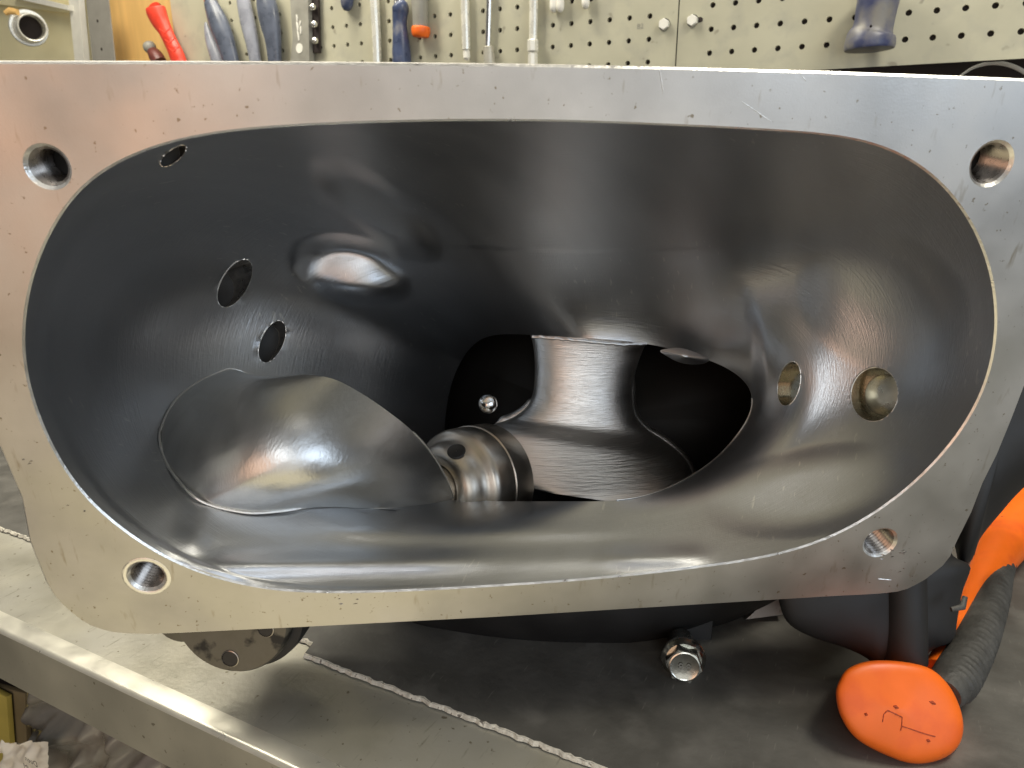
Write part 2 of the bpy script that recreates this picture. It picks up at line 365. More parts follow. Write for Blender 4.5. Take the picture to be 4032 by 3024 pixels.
K = 1.8228
mouth_full = [(1050,261),(1250,264),(1500,274),(1700,285),(1835,297),(1900,312),(1960,337),(2010,370),(2055,415),(2095,470),(2125,530),(2143,590),(2153,640),(2155,700),(2150,760),(2135,820),(2110,880),(2075,935),(2030,990),(1980,1040),(1930,1082),(1870,1122),(1800,1160),(1720,1188),(1640,1206),(1500,1226),(1350,1243),(1200,1256),(1050,1266),(900,1274),(764,1279),(642,1278),(556,1270),(462,1247),(375,1216),(313,1178),(257,1139),(188,1081),(135,1008),(101,945),(69,862),(52,798),(47,740),(52,676),(69,590),(97,520),(132,458),(174,399),(243,355),(295,330),(347,312),(410,297),(486,285),(590,275),(729,268),(850,264),(950,262)]
mouth_px = [(a*K, b*K) for a, b in mouth_full]
def smooth_loop(px, n, passes):
    q = resample([Vector((*p, 0)) for p in px], n)
    for _ in range(passes): q = [(q[i-1]+q[i]*2+q[(i+1) % n])/4 for i in range(n)]
    return [(p.x, p.y) for p in q]
mouth_px = smooth_loop(mouth_px, 130, 5)
throat_px = [(1900,1312),(2200,1325),(2500,1345),(2640,1372),(2780,1412),(2880,1452),(2945,1495),(2980,1545),(2985,1585),(2960,1640),(2904,1716),(2822,1811),(2739,1866),(2660,1912),(2577,1946),(2500,1966),(2430,1974),(2200,1974),(1980,1974),(1850,1972),(1780,1940),(1752,1860),(1748,1760),(1752,1630),(1775,1500),(1815,1410),(1865,1345)]
outer_px = [(-430,241),(700,243),(1300,246),(2000,253),(2632,264),(3265,281),(4032,310),(4440,330),(4500,350),(4485,430),(4032,1533),(3986,1653),(3929,1792),(3872,1906),(3828,2020),(3771,2134),(3746,2191),(3716,2229),(3676,2261),(3645,2285),(3613,2303),(3575,2322),(3531,2334),(3455,2342),(3265,2352),(3100,2362),(2632,2391),(1933,2434),(1171,2474),(772,2493),(590,2501),(506,2499),(443,2493),(400,2482),(354,2466),(315,2443),(278,2415),(240,2380),(209,2345),(180,2295),(156,2235),(135,2185),(114,2130),(82,1960),(-10,1745),(-490,420),(-500,300)]
holes = [((187,657),(80,84),.017),((3905,645),(74,80),.017),((577,2270),(66,66),.017),((3466,2137),(57,57),.017)]   # centre, radii (px)

CH = 0.0007; THK = 0.013
def flat_loop(px): return [f2(on_fl(*p)) for p in px]
outer = flat_loop(outer_px)
mouth = resample([Vector((*q, 0)) for q in flat_loop(mouth_px)], 260); mouth = [Vector((q.x, q.y)) for q in mouth]
hole_l = []
for (c, rr, _) in holes:
    c2 = f2(on_fl(*c)); rx = (f2(on_fl(c[0]+rr[0], c[1]))-c2).length
    hole_l.append((c2, rx))
def offs(loop, d):           # move a loop along its in-plane normal by d (left of travel)
    n = len(loop); out = []
    for i in range(n):
        t = (loop[(i+1) % n]-loop[i-1]).normalized(); out.append(loop[i]+Vector((-t.y, t.x))*d)
    return out
def area(l): return 0.5*sum(a.x*b.y-b.x*a.y for a, b in zip(l, l[1:]+l[:1]))
so = 1 if area(outer) > 0 else -1; sm = 1 if area(mouth) > 0 else -1
loops_edge = [outer, mouth]; loops_face = [offs(outer, CH*so), offs(mouth, -CH*sm)]
for (c, r) in hole_l:
    ch = 0.0011
    loops_edge.append([c+Vector((math.cos(q), math.sin(q)))*r for q in [2*math.pi*i/40 for i in range(40)]])
    loops_face.append([c+Vector((math.cos(q), math.sin(q)))*(r+ch) for q in [2*math.pi*i/40 for i in range(40)]])
pts = []; edges = []
for l in loops_face:
    b = len(pts); pts += l; edges += [(b+i, b+(i+1) % len(l)) for i in range(len(l))]
vo, eo, fo, *_ = geometry.delaunay_2d_cdt(pts, edges, [], 0, 1e-7)
def inside(p, l):
    c = False; n = len(l)
    for i in range(n):
        a, b = l[i], l[i-1]
        if (a.y > p.y) != (b.y > p.y) and p.x < (b.x-a.x)*(p.y-a.y)/(b.y-a.y)+a.x: c = not c
    return c
V = [f3(v) for v in vo]; Fc = []; mids = []
for f in fo:
    c = sum((vo[i] for i in f), Vector((0, 0)))/len(f)
    if inside(c, loops_face[0]) and not any(inside(c, l) for l in loops_face[1:]): Fc.append(tuple(f)); mids.append(0)
for k, (le, lf) in enumerate(zip(loops_edge, loops_face)):
    n = len(le); b = len(V); dd = CH if k < 2 else 0.0011
    V += [f3(q) for q in lf]+[f3(q, dd) for q in le]
    if k == 0: V += [f3(q, THK) for q in le]
    fs = grid_faces(3 if k == 0 else 2, n, True, b); Fc += fs; mids += [1 if i < n else 0 for i in range(len(fs))]
b = len(V)
plate = fixn(obj('flange_plate', V, Fc, [M['flange'], M['edge']], hous, False, mids))
# back of the plate, behind the face
V = [f3(q, THK) for q in offs(outer, 0)]+[f3(q, THK) for q in offs(mouth, -0.004*sm)]
for (c, r), (_, _, dp) in zip(hole_l, holes):
    prof = []; k = 0; d = 0.0011
    while d < dp:
        prof.append((d, r if k % 2 == 0 else r-0.0009)); d += 0.00085; k += 1
    prof.append((dp, r-0.0006)); prof.append((dp+0.001, 0.0002))
    th_ = lathe('threaded_hole', f3(c), AX, prof, M['thread'], hous, 40, FH, auto=25, cap=False)
    lathe('hole_dark_cap', f3(c), AX, [(dp-.0004, r*.99), (dp-.0002, .0002)], M['cavity'], th_, 32, FH, cap=False)  # near-black cap puts the hole's shade into its colour

# worn ring round the lower left hole, a few scratches and smudges on the face
c0_, r0_ = hole_l[2]
lathe('worn_ring', f3(c0_), -AX, [(.00005, r0_+.0012), (.00022, r0_+.0015), (.00022, r0_+.0026), (.00004, r0_+.0031)], M['edge'], plate, 48, FH, cap=False)
for (xa, ya, xb, yb, r) in ((2597,272,2612,366,.00016),(2920,398,3036,478,.00013),(3457,2279,3512,2284,.00025),(3160,300,3172,318,.00015)):
    n_ = 6; q = [on_fl(xa+(xb-xa)*k/n_+4*noise.noise(Vector((k*.8, xa, 0))), ya+(yb-ya)*k/n_, -.00003) for k in range(n_+1)]
    tube('scratch', [(p, r*(.25 if k in (0, n_) else 1)) for k, p in enumerate(q)], M['edge'], plate, 6)
random.seed(5)
for (x, y, n_) in ((3545,2178,7),(3480,2190,4),(3560,2240,5),(1360,2362,5),(70,1825,3),(290,1990,3)):
    for k in range(n_):
        a = x+random.gauss(0, 34); b = y+random.gauss(0, 14); L = random.uniform(5, 17); t = random.uniform(-.6, .9)
        tube('smudge', [(on_fl(a, b, -.00002), .00008), (on_fl(a+L*.5, b+L*.5*t, -.00002), random.uniform(.0002, .00042)), (on_fl(a+L, b+L*t*.6, -.00002), .00008)], M['thread'], plate, 6)

# interior bowl: rings from the mouth to the throat
NT, NS = 420, 120
def ang_sample(pxl, c, n, rx, ry):
    d = catmull([Vector((*p, 0)) for p in pxl], len(pxl)*12, True)
    a = [(math.atan2((p.y-c[1])/ry, (p.x-c[0])/rx), p) for p in d]; a.sort(key=lambda t: t[0]); out = []
    for k in range(n):
        t = -math.pi+2*math.pi*(k+.5)/n
        lo = max((q for q in a if q[0] <= t), key=lambda q: q[0], default=a[-1]); hi = min((q for q in a if q[0] > t), key=lambda q: q[0], default=a[0])
        la, ha = lo[0], hi[0]
        if la > t: la -= 2*math.pi
        if ha <= t: ha += 2*math.pi
        f = (t-la)/max(1e-9, ha-la); out.append((lo[1].lerp(hi[1], f)))
    return out
throat_px = smooth_loop(throat_px, 140, 22)
m_s = ang_sample(mouth_px, (2010, 1400), NT, 1920, 930)
t_s = ang_sample(throat_px, (2360, 1650), NT, 630, 335)
def sstep(a, b, x):
    t = max(0, min(1, (x-a)/(b-a))); return t*t*(3-2*t)
def throat_z(px, py):
    z = 0.362+0.085*sstep(1960, 1330, py)*sstep(3050, 2500, px)+0.055*sstep(2300, 1500, px)*sstep(1980, 1700, py)+0.012*sstep(2500, 3000, px)
    return z
rows = []      # rows[s][i] = (px, py, z)
for j in range(NS+1):
    s = j/NS; row = []
    for i in range(NT):
        th = -math.pi+2*math.pi*(i+.5)/NT
        m, t = m_s[i], t_s[i]
        zm = depth(on_fl(m.x, m.y, CH)); zt = throat_z(t.x, t.y)
        cx, cy = math.cos(th), math.sin(th)
        left = max(0, -cx)**2; right = max(0, cx)**2; top = max(0, -cy)**2; bot = max(0, cy)**2
        k = 2.7*left+2.5*right+1.55*top+1.0*bot
        g = 1-(1-s)**k
        z = zm+(zt-zm)*g+0.115*min(1, 1.6*left)*max(0, (s-.50)/.50)**2.2+(0.055*right+.012*max(0, cx)*max(0, cy))*max(0, (s-.70)/.30)**2.6
        e = s
        x = m.x+(t.x-m.x)*e; y = m.y+(t.y-m.y)*e
        # step ring just inside the mouth (the machined counterbore on the left)
        z += 0.0035*sstep(0.035, 0.06, s)*(1-sstep(0.06, 0.42, s))*left
        row.append([x, y, z])
    rows.append(row)
# local relief: a round boss with a dimple, a cross ledge under the roof, shallow hollows on the right wall
def relief(x, y):
    d = 0.0
    q = ((x-1520)/60)**2+((y-1085)/50)**2; d += 0.003*math.exp(-q)
    yl = 985-0.00006*(x-2350)**2+0.02*(x-2350)*0
    if 1650 < x < 2950: d += 0.0009*sstep(yl-6, yl+10, y)*sstep(1650, 1900, x)*sstep(2950, 2700, x)*(1-sstep(yl, yl+260, y))
    xl = 3000-0.00050*(y-1470)**2
    if 1100 < y < 1800: d += .009*sstep(xl+26, xl-46, x)*sstep(1080, 1430, y)*sstep(1680, 1540, y)*sstep(2500, 2850, x)
    # floor ridges and right-wall hollow shaped to catch highlights
    d += 0.0014*math.exp(-(((x-3430)/230)**2+((y-1230)/190)**2))
    pass
    yb = 2215-0.02*(x-1500)
    d += -0.0045*math.exp(-((y-yb)/42)**2)*(sstep(650, 1000, x)*sstep(2000, 1500, x)+.8*sstep(2300, 2500, x)*sstep(2850, 2650, x)+.25*sstep(1500, 1700, x)*sstep(2500, 2300, x))
    d += -0.0016*math.exp(-((y-2090)/36)**2)*sstep(1100, 1500, x)*sstep(2700, 2000, x)
    d += 0.0016*math.exp(-(((x-690)/60)**2+((y-2040)/75)**2))-0.0016*math.exp(-(((x-760)/60)**2+((y-2140)/55)**2))
    return d
for j in range(2, NS):          # even out the walls round the circumference
    for _ in range(int(60*math.sin(math.pi*j/NS)**1.0)):
        r0 = rows[j]; rows[j] = [[(r0[i-1][a]+2*r0[i][a]+r0[(i+1) % NT][a])/4 for a in range(3)] for i in range(NT)]
# patches turned to the lamps, shaped to give highlights: (centre, radii, tilt, normal in camera terms, weight, dome)
facets = [((1385,1062),(255,140),14,(.05,.10,-.99),.95,.0055), ((3220,1930),(470,185),-10,(-.25,-.16,-.95),.34,.001), ((3480,1190),(360,280),20,(-.30,.10,-.95),.22,.001), ((1480,820),(330,110),38,(-.02,.30,-.95),.30,.001)]
allp = [p for row in rows for p in row]
for (c, rr, ti, n, wt, dome) in facets:
    b = min(allp, key=lambda p: (p[0]-c[0])**2+(p[1]-c[1])**2); zc_ = b[2]-.002; t = math.radians(ti)
    k0 = n[0]*(c[0]-CX)/F+n[1]*(c[1]-CY)/F+n[2]
    for p in allp:
        dx, dy = p[0]-c[0], p[1]-c[1]
        u = (dx*math.cos(t)+dy*math.sin(t))/rr[0]; v = (-dx*math.sin(t)+dy*math.cos(t))/rr[1]; q = u*u+v*v
        if q < 1:
            z = zc_*k0/(n[0]*(p[0]-CX)/F+n[1]*(p[1]-CY)/F+n[2])+dome*q
            wq = wt*sstep(1.0, .12, q); p[2] = p[2]*(1-wq)+z*wq
for row in rows:
    for p in row:
        # fade at the rims
        p[2] += relief(p[0], p[1])
for i in range(NT):
    for j in range(4):
        m = m_s[i]
    rows[0][i][2] = depth(on_fl(rows[0][i][0], rows[0][i][1], CH))
pz = [(p[0], p[1], p[2]) for row in rows for p in row]
def bowl_z(x, y):
    best = min(pz, key=lambda p: (p[0]-x)**2+(p[1]-y)**2); return best[2]
# past the lip: the edge rolls over and the passage widens into the dark
tc = (2360, 1650)
lip = []
for (k, dz) in ((1.004, .003), (1.02, .007), (1.06, .013), (1.13, .03), (1.22, .07), (1.25, .14)):
    lip.append([[tc[0]+(t.x-tc[0])*k, tc[1]+(t.y-tc[1])*k, b[2]+dz] for t, b in zip(t_s, rows[NS])])
ports = [  # centre, semi axes along / across, tilt (deg), direction into the wall (camera terms), material, depth
    ((925,1115),(104,52),-60,(-.80,.10,.60),'port',.016), ((1072,1345),(88,44),-66,(-.55,.15,.80),'port',.016), ((683,612),(62,26),-38,(-.5,-.3,.8),'cavity',.014),
    ((3106,1510),(88,43),-78,(.88,.0,.48),'brass',.007), ((3442,1552),(106,92),-80,(.82,.0,.57),'brass',.011)]
def in_port(p, scale=1.0):
    for k, (c, ab, ti, *_r) in enumerate(ports):
        t = math.radians(ti); dx, dy = p[0]-c[0], p[1]-c[1]
        u = dx*math.cos(t)+dy*math.sin(t); v = -dx*math.sin(t)+dy*math.cos(t)
        if (u/ab[0])**2+(v/ab[1])**2 < scale: return k
    return None
allrows = rows
flat = [p for row in allrows for p in row]; n_b = len(flat)
fs = grid_faces(NS+1, NT)
keep = []; 
for f in fs:
    c = [sum(flat[i][a] for i in f)/4 for a in (0, 1)]
    if in_port(c) is None: keep.append(f)
from collections import Counter, defaultdict
ec = Counter()
for f in keep:
    for a, b in zip(f, f[1:]+f[:1]): ec[(min(a, b), max(a, b))] += 1
bnd = defaultdict(list)
for (a, b), n in ec.items():
    if n == 1:
        for i in (a, b):
            if NT <= i < n_b-NT: bnd[i].append(1)
zc0 = {}
for i in bnd:
    p = flat[i]; best = None
    for k, (c, ab, ti, *_r) in enumerate(ports):
        t = math.radians(ti); dx, dy = p[0]-c[0], p[1]-c[1]
        u = dx*math.cos(t)+dy*math.sin(t); v = -dx*math.sin(t)+dy*math.cos(t)
        q = math.hypot(u/ab[0], v/ab[1])
        if best is None or abs(q-1) < abs(best[0]-1): best = (q, k, u, v, t)
    q, k, u, v, t = best
    if .4 < q < 1.8:
        u, v = u/q, v/q; c = ports[k][0]
        p[0] = c[0]+u*math.cos(t)-v*math.sin(t); p[1] = c[1]+u*math.sin(t)+v*math.cos(t)
        zc0.setdefault(k, []).append(p)
V = [P(*p) for p in flat]
used = sorted({i for f in keep for i in f}); rm = {i: k for k, i in enumerate(used)}
me = bpy.data.meshes.new('intake_bowl'); me.from_pydata([tuple(V[i]) for i in used], [], [tuple(rm[i] for i in f) for f in keep]); me.update()
uv = me.uv_layers.new(name='UVMap')
for lp in me.loops:
    o_i = used[lp.vertex_index]; j, i = divmod(o_i, NT); uv.data[lp.index].uv = (abs(2*i/NT-1)*2, j/NS)
bowl = link('intake_bowl', me, M['bowl'], hous)
# roll-over and passage
lr = [rows[NS]]+lip
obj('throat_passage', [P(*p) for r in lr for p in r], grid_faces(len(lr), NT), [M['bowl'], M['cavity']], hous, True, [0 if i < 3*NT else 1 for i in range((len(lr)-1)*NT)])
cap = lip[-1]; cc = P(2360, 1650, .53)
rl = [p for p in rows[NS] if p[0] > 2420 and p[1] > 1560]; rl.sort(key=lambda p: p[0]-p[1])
tube('lip_highlight', [(P(p[0], p[1]-2, p[2]-.0002), .00028) for p in rl[::3]], M['edge'], hous, 8)  # bright tube stands in for the highlight line along the lip
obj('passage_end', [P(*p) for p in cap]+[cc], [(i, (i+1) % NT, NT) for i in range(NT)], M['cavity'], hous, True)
for k, (c, ab, ti, dr, mk, dp) in enumerate(ports):
    t = math.radians(ti); loop = []; src = zc0.get(k, [])
    for i in range(48):
        q = 2*math.pi*i/48; u, v = math.cos(q)*ab[0]*1.01, math.sin(q)*ab[1]*1.01
        x = c[0]+u*math.cos(t)-v*math.sin(t); y = c[1]+u*math.sin(t)+v*math.cos(t)
        near = sorted(src, key=lambda p: (p[0]-x)**2+(p[1]-y)**2)[:3]
        z = sum(p[2] for p in near)/len(near) if near else bowl_z(x, y)
        loop.append(P(x, y, z-0.0001))
    d = cdir(*dr); cen = sum(loop, Vector())/48; rows_ = []
    for s in (0, .06, .35, .7, 1.0):
        # end of the bore is square to its axis
        rows_.append([p.lerp(p-d*(p-cen).dot(d), s)+d*(dp*s) for p in loop])
    V = [p for r in rows_ for p in r]; fs = grid_faces(5, 48); b = len(V)
    if mk == 'brass': V.append(cen+d*dp); fs += [(4*48+i, 4*48+(i+1) % 48, b) for i in range(48)]
    po = fixn(obj('port_hole', V, fs, M[mk], hous, True, auto=50))
    if mk != 'brass': obj('bore_end', [p+d*.0001 for p in rows_[-1]]+[cen+d*(dp+.001)], [(i, (i+1) % 48, 48) for i in range(48)], M['cavity'], po, True)  # near-black end disc, coloured as the bore's shade
    # bright burr on the rim
    tube('rim', [(loop[i % 48]+FN*0.0002, 0.00022+.0002*max(0, math.cos(2*math.pi*i/48+.9))) for i in range(49)], M['edge'] if k != 2 else M['port'], po, 6, False)
    if mk == 'brass' and k == 4:
        e = [q.lerp(q-d*(q-cen).dot(d), 1.0)+d*(dp*.55) for q in loop]
        rr = sum((q-cen-d*(dp*.55)).length for q in e)/48
        sh = cdir(.9, .1, .3)*rr*0.30
        lathe('plug', cen+d*(dp*.42)+sh, d, [(0, rr*.2), (0, rr*.80), (.0005, rr*.85), (.004, rr*.85)], M['plug'], po, 40)

# shaft fairing
def fz(x, y):
    return bowl_z(x, y)-0.0006
fs_px = [(990,1478),(920,1455),(853,1470),(771,1510),(690,1578),(645,1650),(629,1734),(645,1805),(690,1876),(758,1951),(839,1992),(975,2019),(1083,2017),(1178,2006),(1266,1998),(1400,2000),(1560,2008)]
fr_px = [(1000,1500),(1060,1490),(1130,1480),(1212,1475),(1314,1493),(1415,1544),(1517,1612),(1619,1693),(1693,1775),(1754,1876),(1795,1985),(1800,2040)]
nu, ns_ = 110, 60
A_ = resample([Vector((x, y, 0)) for x, y in fs_px], nu, False); B_ = resample([Vector((x, y, 0)) for x, y in fr_px], nu, False)
raw = [fz(p.x, p.y)+.0012 for p in A_]
za = [sum(raw[max(0, min(nu-1, i+k))] for k in range(-6, 7))/13 for i in range(nu)]
V = []; rimv = []
for i in range(nu):
    u = i/(nu-1); b = (max(0, 1-abs(2*u-1)**2.2))**.5
    zb_ = 0.426-0.058*b+0.040*(2*u-1)
    row = []
    for j in range(ns_):
        f = j/(ns_-1)
        x = A_[i].x+(B_[i].x-A_[i].x)*f; y = A_[i].y+(B_[i].y-A_[i].y)*f
        z = za[i]+(zb_-za[i])*f-0.025*math.sin(math.pi*min(1, f*.9+.02))*b
        row.append((x, y, z))
    rimv.append(row[-1])
    # end face turns in behind the rim
    for (k, dz) in ((.985, .0018), (.94, .004), (.70, .006)):
        row.append((1560+(row[ns_-1][0]-1560)*k, 1900+(row[ns_-1][1]-1900)*k, row[ns_-1][2]+dz))
    V += [P(*q) for q in row]
nn = ns_+3
fair = fixn(obj('shaft_fairing', V, grid_faces(nu, nn, False), M['fairing'], hous, True, auto=60))
seam = [(1029,1500),(920,1452),(853,1470),(771,1510),(690,1578),(636,1680),(629,1734),(649,1809),(690,1876),(758,1951),(839,1992),(975,2019),(1083,2015),(1178,2002),(1266,1982),(1400,1978)]
sp = resample([Vector((x, y, fz(x, y)-0.0012)) for x, y in seam], 90, False)
tube('seam_bead', [(P(*p), 0.0007+0.0002*noise.noise(Vector((i*.9, 0, 0)))) for i, p in enumerate(sp)], M['edge'], fair, 8)

# drive coupling
def surf(o, px, py, back=False):
    from mathutils.bvhtree import BVHTree
    tr = BVHTree.FromPolygons([v.co+ABS[o.name] for v in o.data.vertices], [tuple(p.vertices) for p in o.data.polygons])
    h = tr.ray_cast(CAM, ray(px, py).normalized()); return h[0], h[1]
ccen = P(1912, 1890, .470); cax = cdir(-.52, .03, -.66)
rr = 222*.468/F
cpl = lathe('drive_coupling', ccen, cax, [(-.004, rr*.5), (-.004, rr*.985), (-.003, rr), (.0130, rr), (.0136, rr*.985), (.0138, rr*.965), (.0141, rr*.985), (.0150, rr*.985), (.0265, rr*.975), (.0290, rr*.955), (.0308, rr*.90),
    (.0318, rr*.84), (.0335, rr*.79), (.0365, rr*.765), (.0400, rr*.74), (.0430, rr*.68), (.0448, rr*.60), (.0456, rr*.50), (.0450, rr*.44), (.0430, rr*.42), (.060, rr*.40)], M['coupling'], hous, 96, auto=35)
hc, hn = surf(cpl, 1797, 1778)
if hc is not None:
    if hn.dot(ray(1797, 1778)) > 0: hn = -hn
    lathe('bolt_hole', hc, hn, [(.0005, .0002), (.0005, .0046), (.0008, .0050), (.0003, .0056)], M['cavity'], cpl, 28, cap=False)  # dark disc on the uncut surface, coloured as the hole's shade
pb = P(1921, 1590, .452)
lathe('ball_pin', pb, cdir(0, 0, -1), [(-.006+.012*i/16, max(.0002, math.sqrt(max(0, .006**2-(-.006+.012*i/16)**2)))) for i in range(17)], M['chrome'], hous, 28)
tube('fairing_rim', [(P(x, y, z-.0004), .00042) for (x, y, z) in rimv[70:]], M['edge'], fair, 8)
tube('fairing_rim', [(P(x-28-(y-1700)*.06, y+2, z-.0016), .0002) for (x, y, z) in rimv[84:]], M['edge'], fair, 8)

# guide vane: waisted bright strut across the throat
lft = [(2085,1312),(2096,1345),(2104,1400),(2106,1470),(2100,1540),(2080,1590),(2045,1625),(2000,1650),(1950,1668),(1900,1700),(1885,1800),(1895,1880),(2000,1915),(2090,1930)]
rgt = [(2560,1320),(2540,1360),(2512,1430),(2495,1500),(2492,1570),(2505,1635),(2545,1685),(2605,1725),(2660,1765),(2700,1805),(2725,1850),(2738,1900),(2720,1960),(2640,2010)]
nl = 90; L_ = catmull([Vector((*p, 0)) for p in lft], nl); R_ = catmull([Vector((*p, 0)) for p in rgt], nl)
V = []; nc = 48
for k in range(nl):
    f = k/(nl-1); z0 = .532-.034*sstep(.5, 1.05, f)
    b = 0.032+0.004*sstep(.4, .9, f)
    for i in range(nc):
        q = 2*math.pi*i/nc; t = math.cos(q); s = math.sin(q)
        sgn = -1 if s > 0 else .5
        h = abs(s)**(.48)
        V.append(P((L_[k].x+R_[k].x)/2-t*(R_[k].x-L_[k].x)/2, (L_[k].y+R_[k].y)/2+(L_[k].y-R_[k].y)/2*t, z0+sgn*b*h))
fixn(obj('guide_vane', V, grid_faces(nl, nc)+[tuple(range(nc)), tuple(range((nl-1)*nc, nl*nc))], M['vane'], hous, True, auto=60))
for (ed, ka, kb) in ((R_, 14, 80), (L_, 30, 56)):
    q = []
    for k in range(ka, kb+1):
        f = k/(nl-1); z0 = .532-.034*sstep(.5, 1.05, f); e = sstep(0, .15, (k-ka)/(kb-ka))*sstep(1, .85, (k-ka)/(kb-ka))
        inx = -14 if ed is R_ else 14
        q.append((P(ed[k].x+inx, ed[k].y, z0-.008), 0.0014+.0028*e))
    tube('vane_rim', q, M['vane'], hous, 20)  # tubes added along the vane edges to catch highlights
# ragged collar where the vane meets the roof
cl = resample([Vector((2095,1326,.43)), Vector((2170,1331,.428)), Vector((2300,1343,.425)), Vector((2450,1356,.426)), Vector((2545,1352,.43))], 60, False)
tube('vane_collar', [(P(*p)+Vector((0, 0, .0006*noise.noise(Vector((i*.35, 0, 4))))), .0010+.0004*noise.noise(Vector((i*.4, 2, 0)))) for i, p in enumerate(cl)], M['bowl'], hous, 10)
# smooth boss hanging from the roof, right of the vane
blob('roof_boss', [(2600,1380),(2680,1370),(2770,1400),(2792,1418),(2770,1432),(2720,1435),(2670,1425),(2630,1405)], .415, [.43]*8, .008, .01, M['bowl'], hous, 48, 12)

# black painted casting below and behind the flange
def side_blob(name, outline, z, bf, m, bb=None, power=2.4, parent=hous):
    return blob(name, outline, z, [z]*len(outline), bf, bf if bb is None else bb, m, parent, 100, 26, power)
zb = depth(base)
side_blob('casting_body', [(1500,2300),(1600,2440),(1760,2490),(1950,2530),(2150,2555),(2330,2562),(2520,2560),(2650,2525),(2790,2482),(2920,2432),(3060,2366),(3150,2300),(3150,2100),(1500,2100)], zb+.03, .05, M['blackpaint'])
# bolt lug and hex bolt
prism('lug', [P(x, y, zb+.005) for x, y in ((2700,2440),(2810,2440),(2800,2540),(2770,2610),(2740,2600),(2690,2560))], cdir(.1, 0, 1)*.02, M['blackpaint'], hous, .001)
bc = P(2690, 2590, zb-.022); bax = cdir(-.16, .12, -1)
bolt = lathe('hex_bolt', bc, bax, [(-.02, .0075), (-.001, .0075), (-.001, .0118), (.0006, .0122), (.0016, .0118), (.0036, .0096)], M['zinc'], hous, 40)
hp = []; a = (Vector((0, 0, 1))-bax*bax.z).normalized(); b_ = bax.cross(a)
hp = [bc+bax*.0030+(a*math.cos(q)+b_*math.sin(q))*.0100 for q in [math.pi/3*i+.35 for i in range(6)]]
hx = prism('hex_head', hp, bax*.0068, M['zinc'], bolt, .0006)
lathe('hex_crown', bc+bax*.0098, bax, [(0, .0084), (.0004, .0083), (.0006, .0076), (.0003, .0070), (.0003, .0002)], M['zinc'], bolt, 36)
text_mesh('grade_mark', '8.8', bc+bax*.0107, b_, a, .0055, M['chrome'], bolt)
# bright web glimpsed between casting and leg
prism('web_plate', [P(x, y, zb+.02) for x, y in ((2935,2440),(3040,2345),(3105,2330),(3092,2400),(3085,2420),(3000,2432))], cdir(0, 0, 1)*.006, M['flange'], hous, .0005)
# black leg at the right
zl = .366
leg_out = [(3060,2320),(3085,2425),(3130,2475),(3215,2515),(3330,2552),(3410,2590),(3445,2625),(3480,2648),(3560,2658),(3625,2652),(3645,2620),(3655,2575),(3690,2550),(3735,2535),(3762,2500),(3768,2450),(3790,2330),(3822,2240),(3805,2215),(3760,2195),(3700,2150),(3400,2100),(3060,2150)]
side_blob('casting_leg', leg_out, zl+.008, .012, M['blackpaint'], .03, 3.0)
tube('leg_column', [(P(3555, 2180, zl), .0105), (P(3560, 2400, zl), .0105), (P(3562, 2600, zl), .0105), (P(3562, 2632, zl), .0095)], M['blackpaint'], hous, 32)
tube('leg_highlight', [(P(3745, 2400, zl-.012), .0012), (P(3790, 2390, zl-.012), .0016), (P(3800, 2350, zl-.010), .0012)], M['grip'], hous, 10)  # grey tube stands in for curved highlights on the black plastic
# side of the casting behind the right edge
side_blob('casting_side', [(3700,1500),(4150,1300),(4400,1500),(4300,1690),(4040,1912),(3940,2020),(3860,2120),(3830,2200),(3780,2230),(3740,2100),(3600,1900)], .40, .035, M['blackpaint'], .05, 3.0)
# round mounting disc under the left corner
dz = .352; dc = P(905, 2435, dz); dax = cdir(-.10, .20, -1)
R1 = 240*dz/F
prof = [(-.012, R1*.4), (-.012, R1*1.0), (-.003, R1*1.0), (-.001, R1*.985), (0, R1*.955), (0, R1*.2)]
disc = lathe('mounting_disc', dc+cdir(.04, 0, .1)*.0, dax, prof, M['worn'], hous, 72)
side = lathe('disc_body', dc-dax*.004+cdir(1, 0, 0)*.0050, dax, [(-.05, R1*1.0), (-.008, R1*1.02), (-.002, R1*.99)], M['blackpaint'], hous, 64)
for (x, y, r) in ((907,2593,.0036), (1047,2478,.0033)):
    hcp = hit(x, y, dc, dax)
    lathe('hole_dark_cap', hcp+dax*.0002, dax, [(-.0001, r*1.06), (.0001, r*1.05)], M['cavity'], disc, 28)  # dark cap over the uncut face stands in for the hole's shade
    lathe('bolt_hole', hcp+dax*.0002, dax, [(-.006, .0003), (-.006, r*.8), (-.0045, r*.92), (-.004, r*.8), (-.003, r*.92), (-.0025, r*.8), (-.001, r*.95), (.0003, r*1.12), (.0001, r*1.25)], M['thread'], disc, 28, cap=False)
boss = lathe('side_boss', P(705, 2425, dz+.004), dax, [(-.02, .012), (-.002, .0145), (0, .014), (.0006, .0125), (.0006, .0005)], M['worn'], hous, 48)

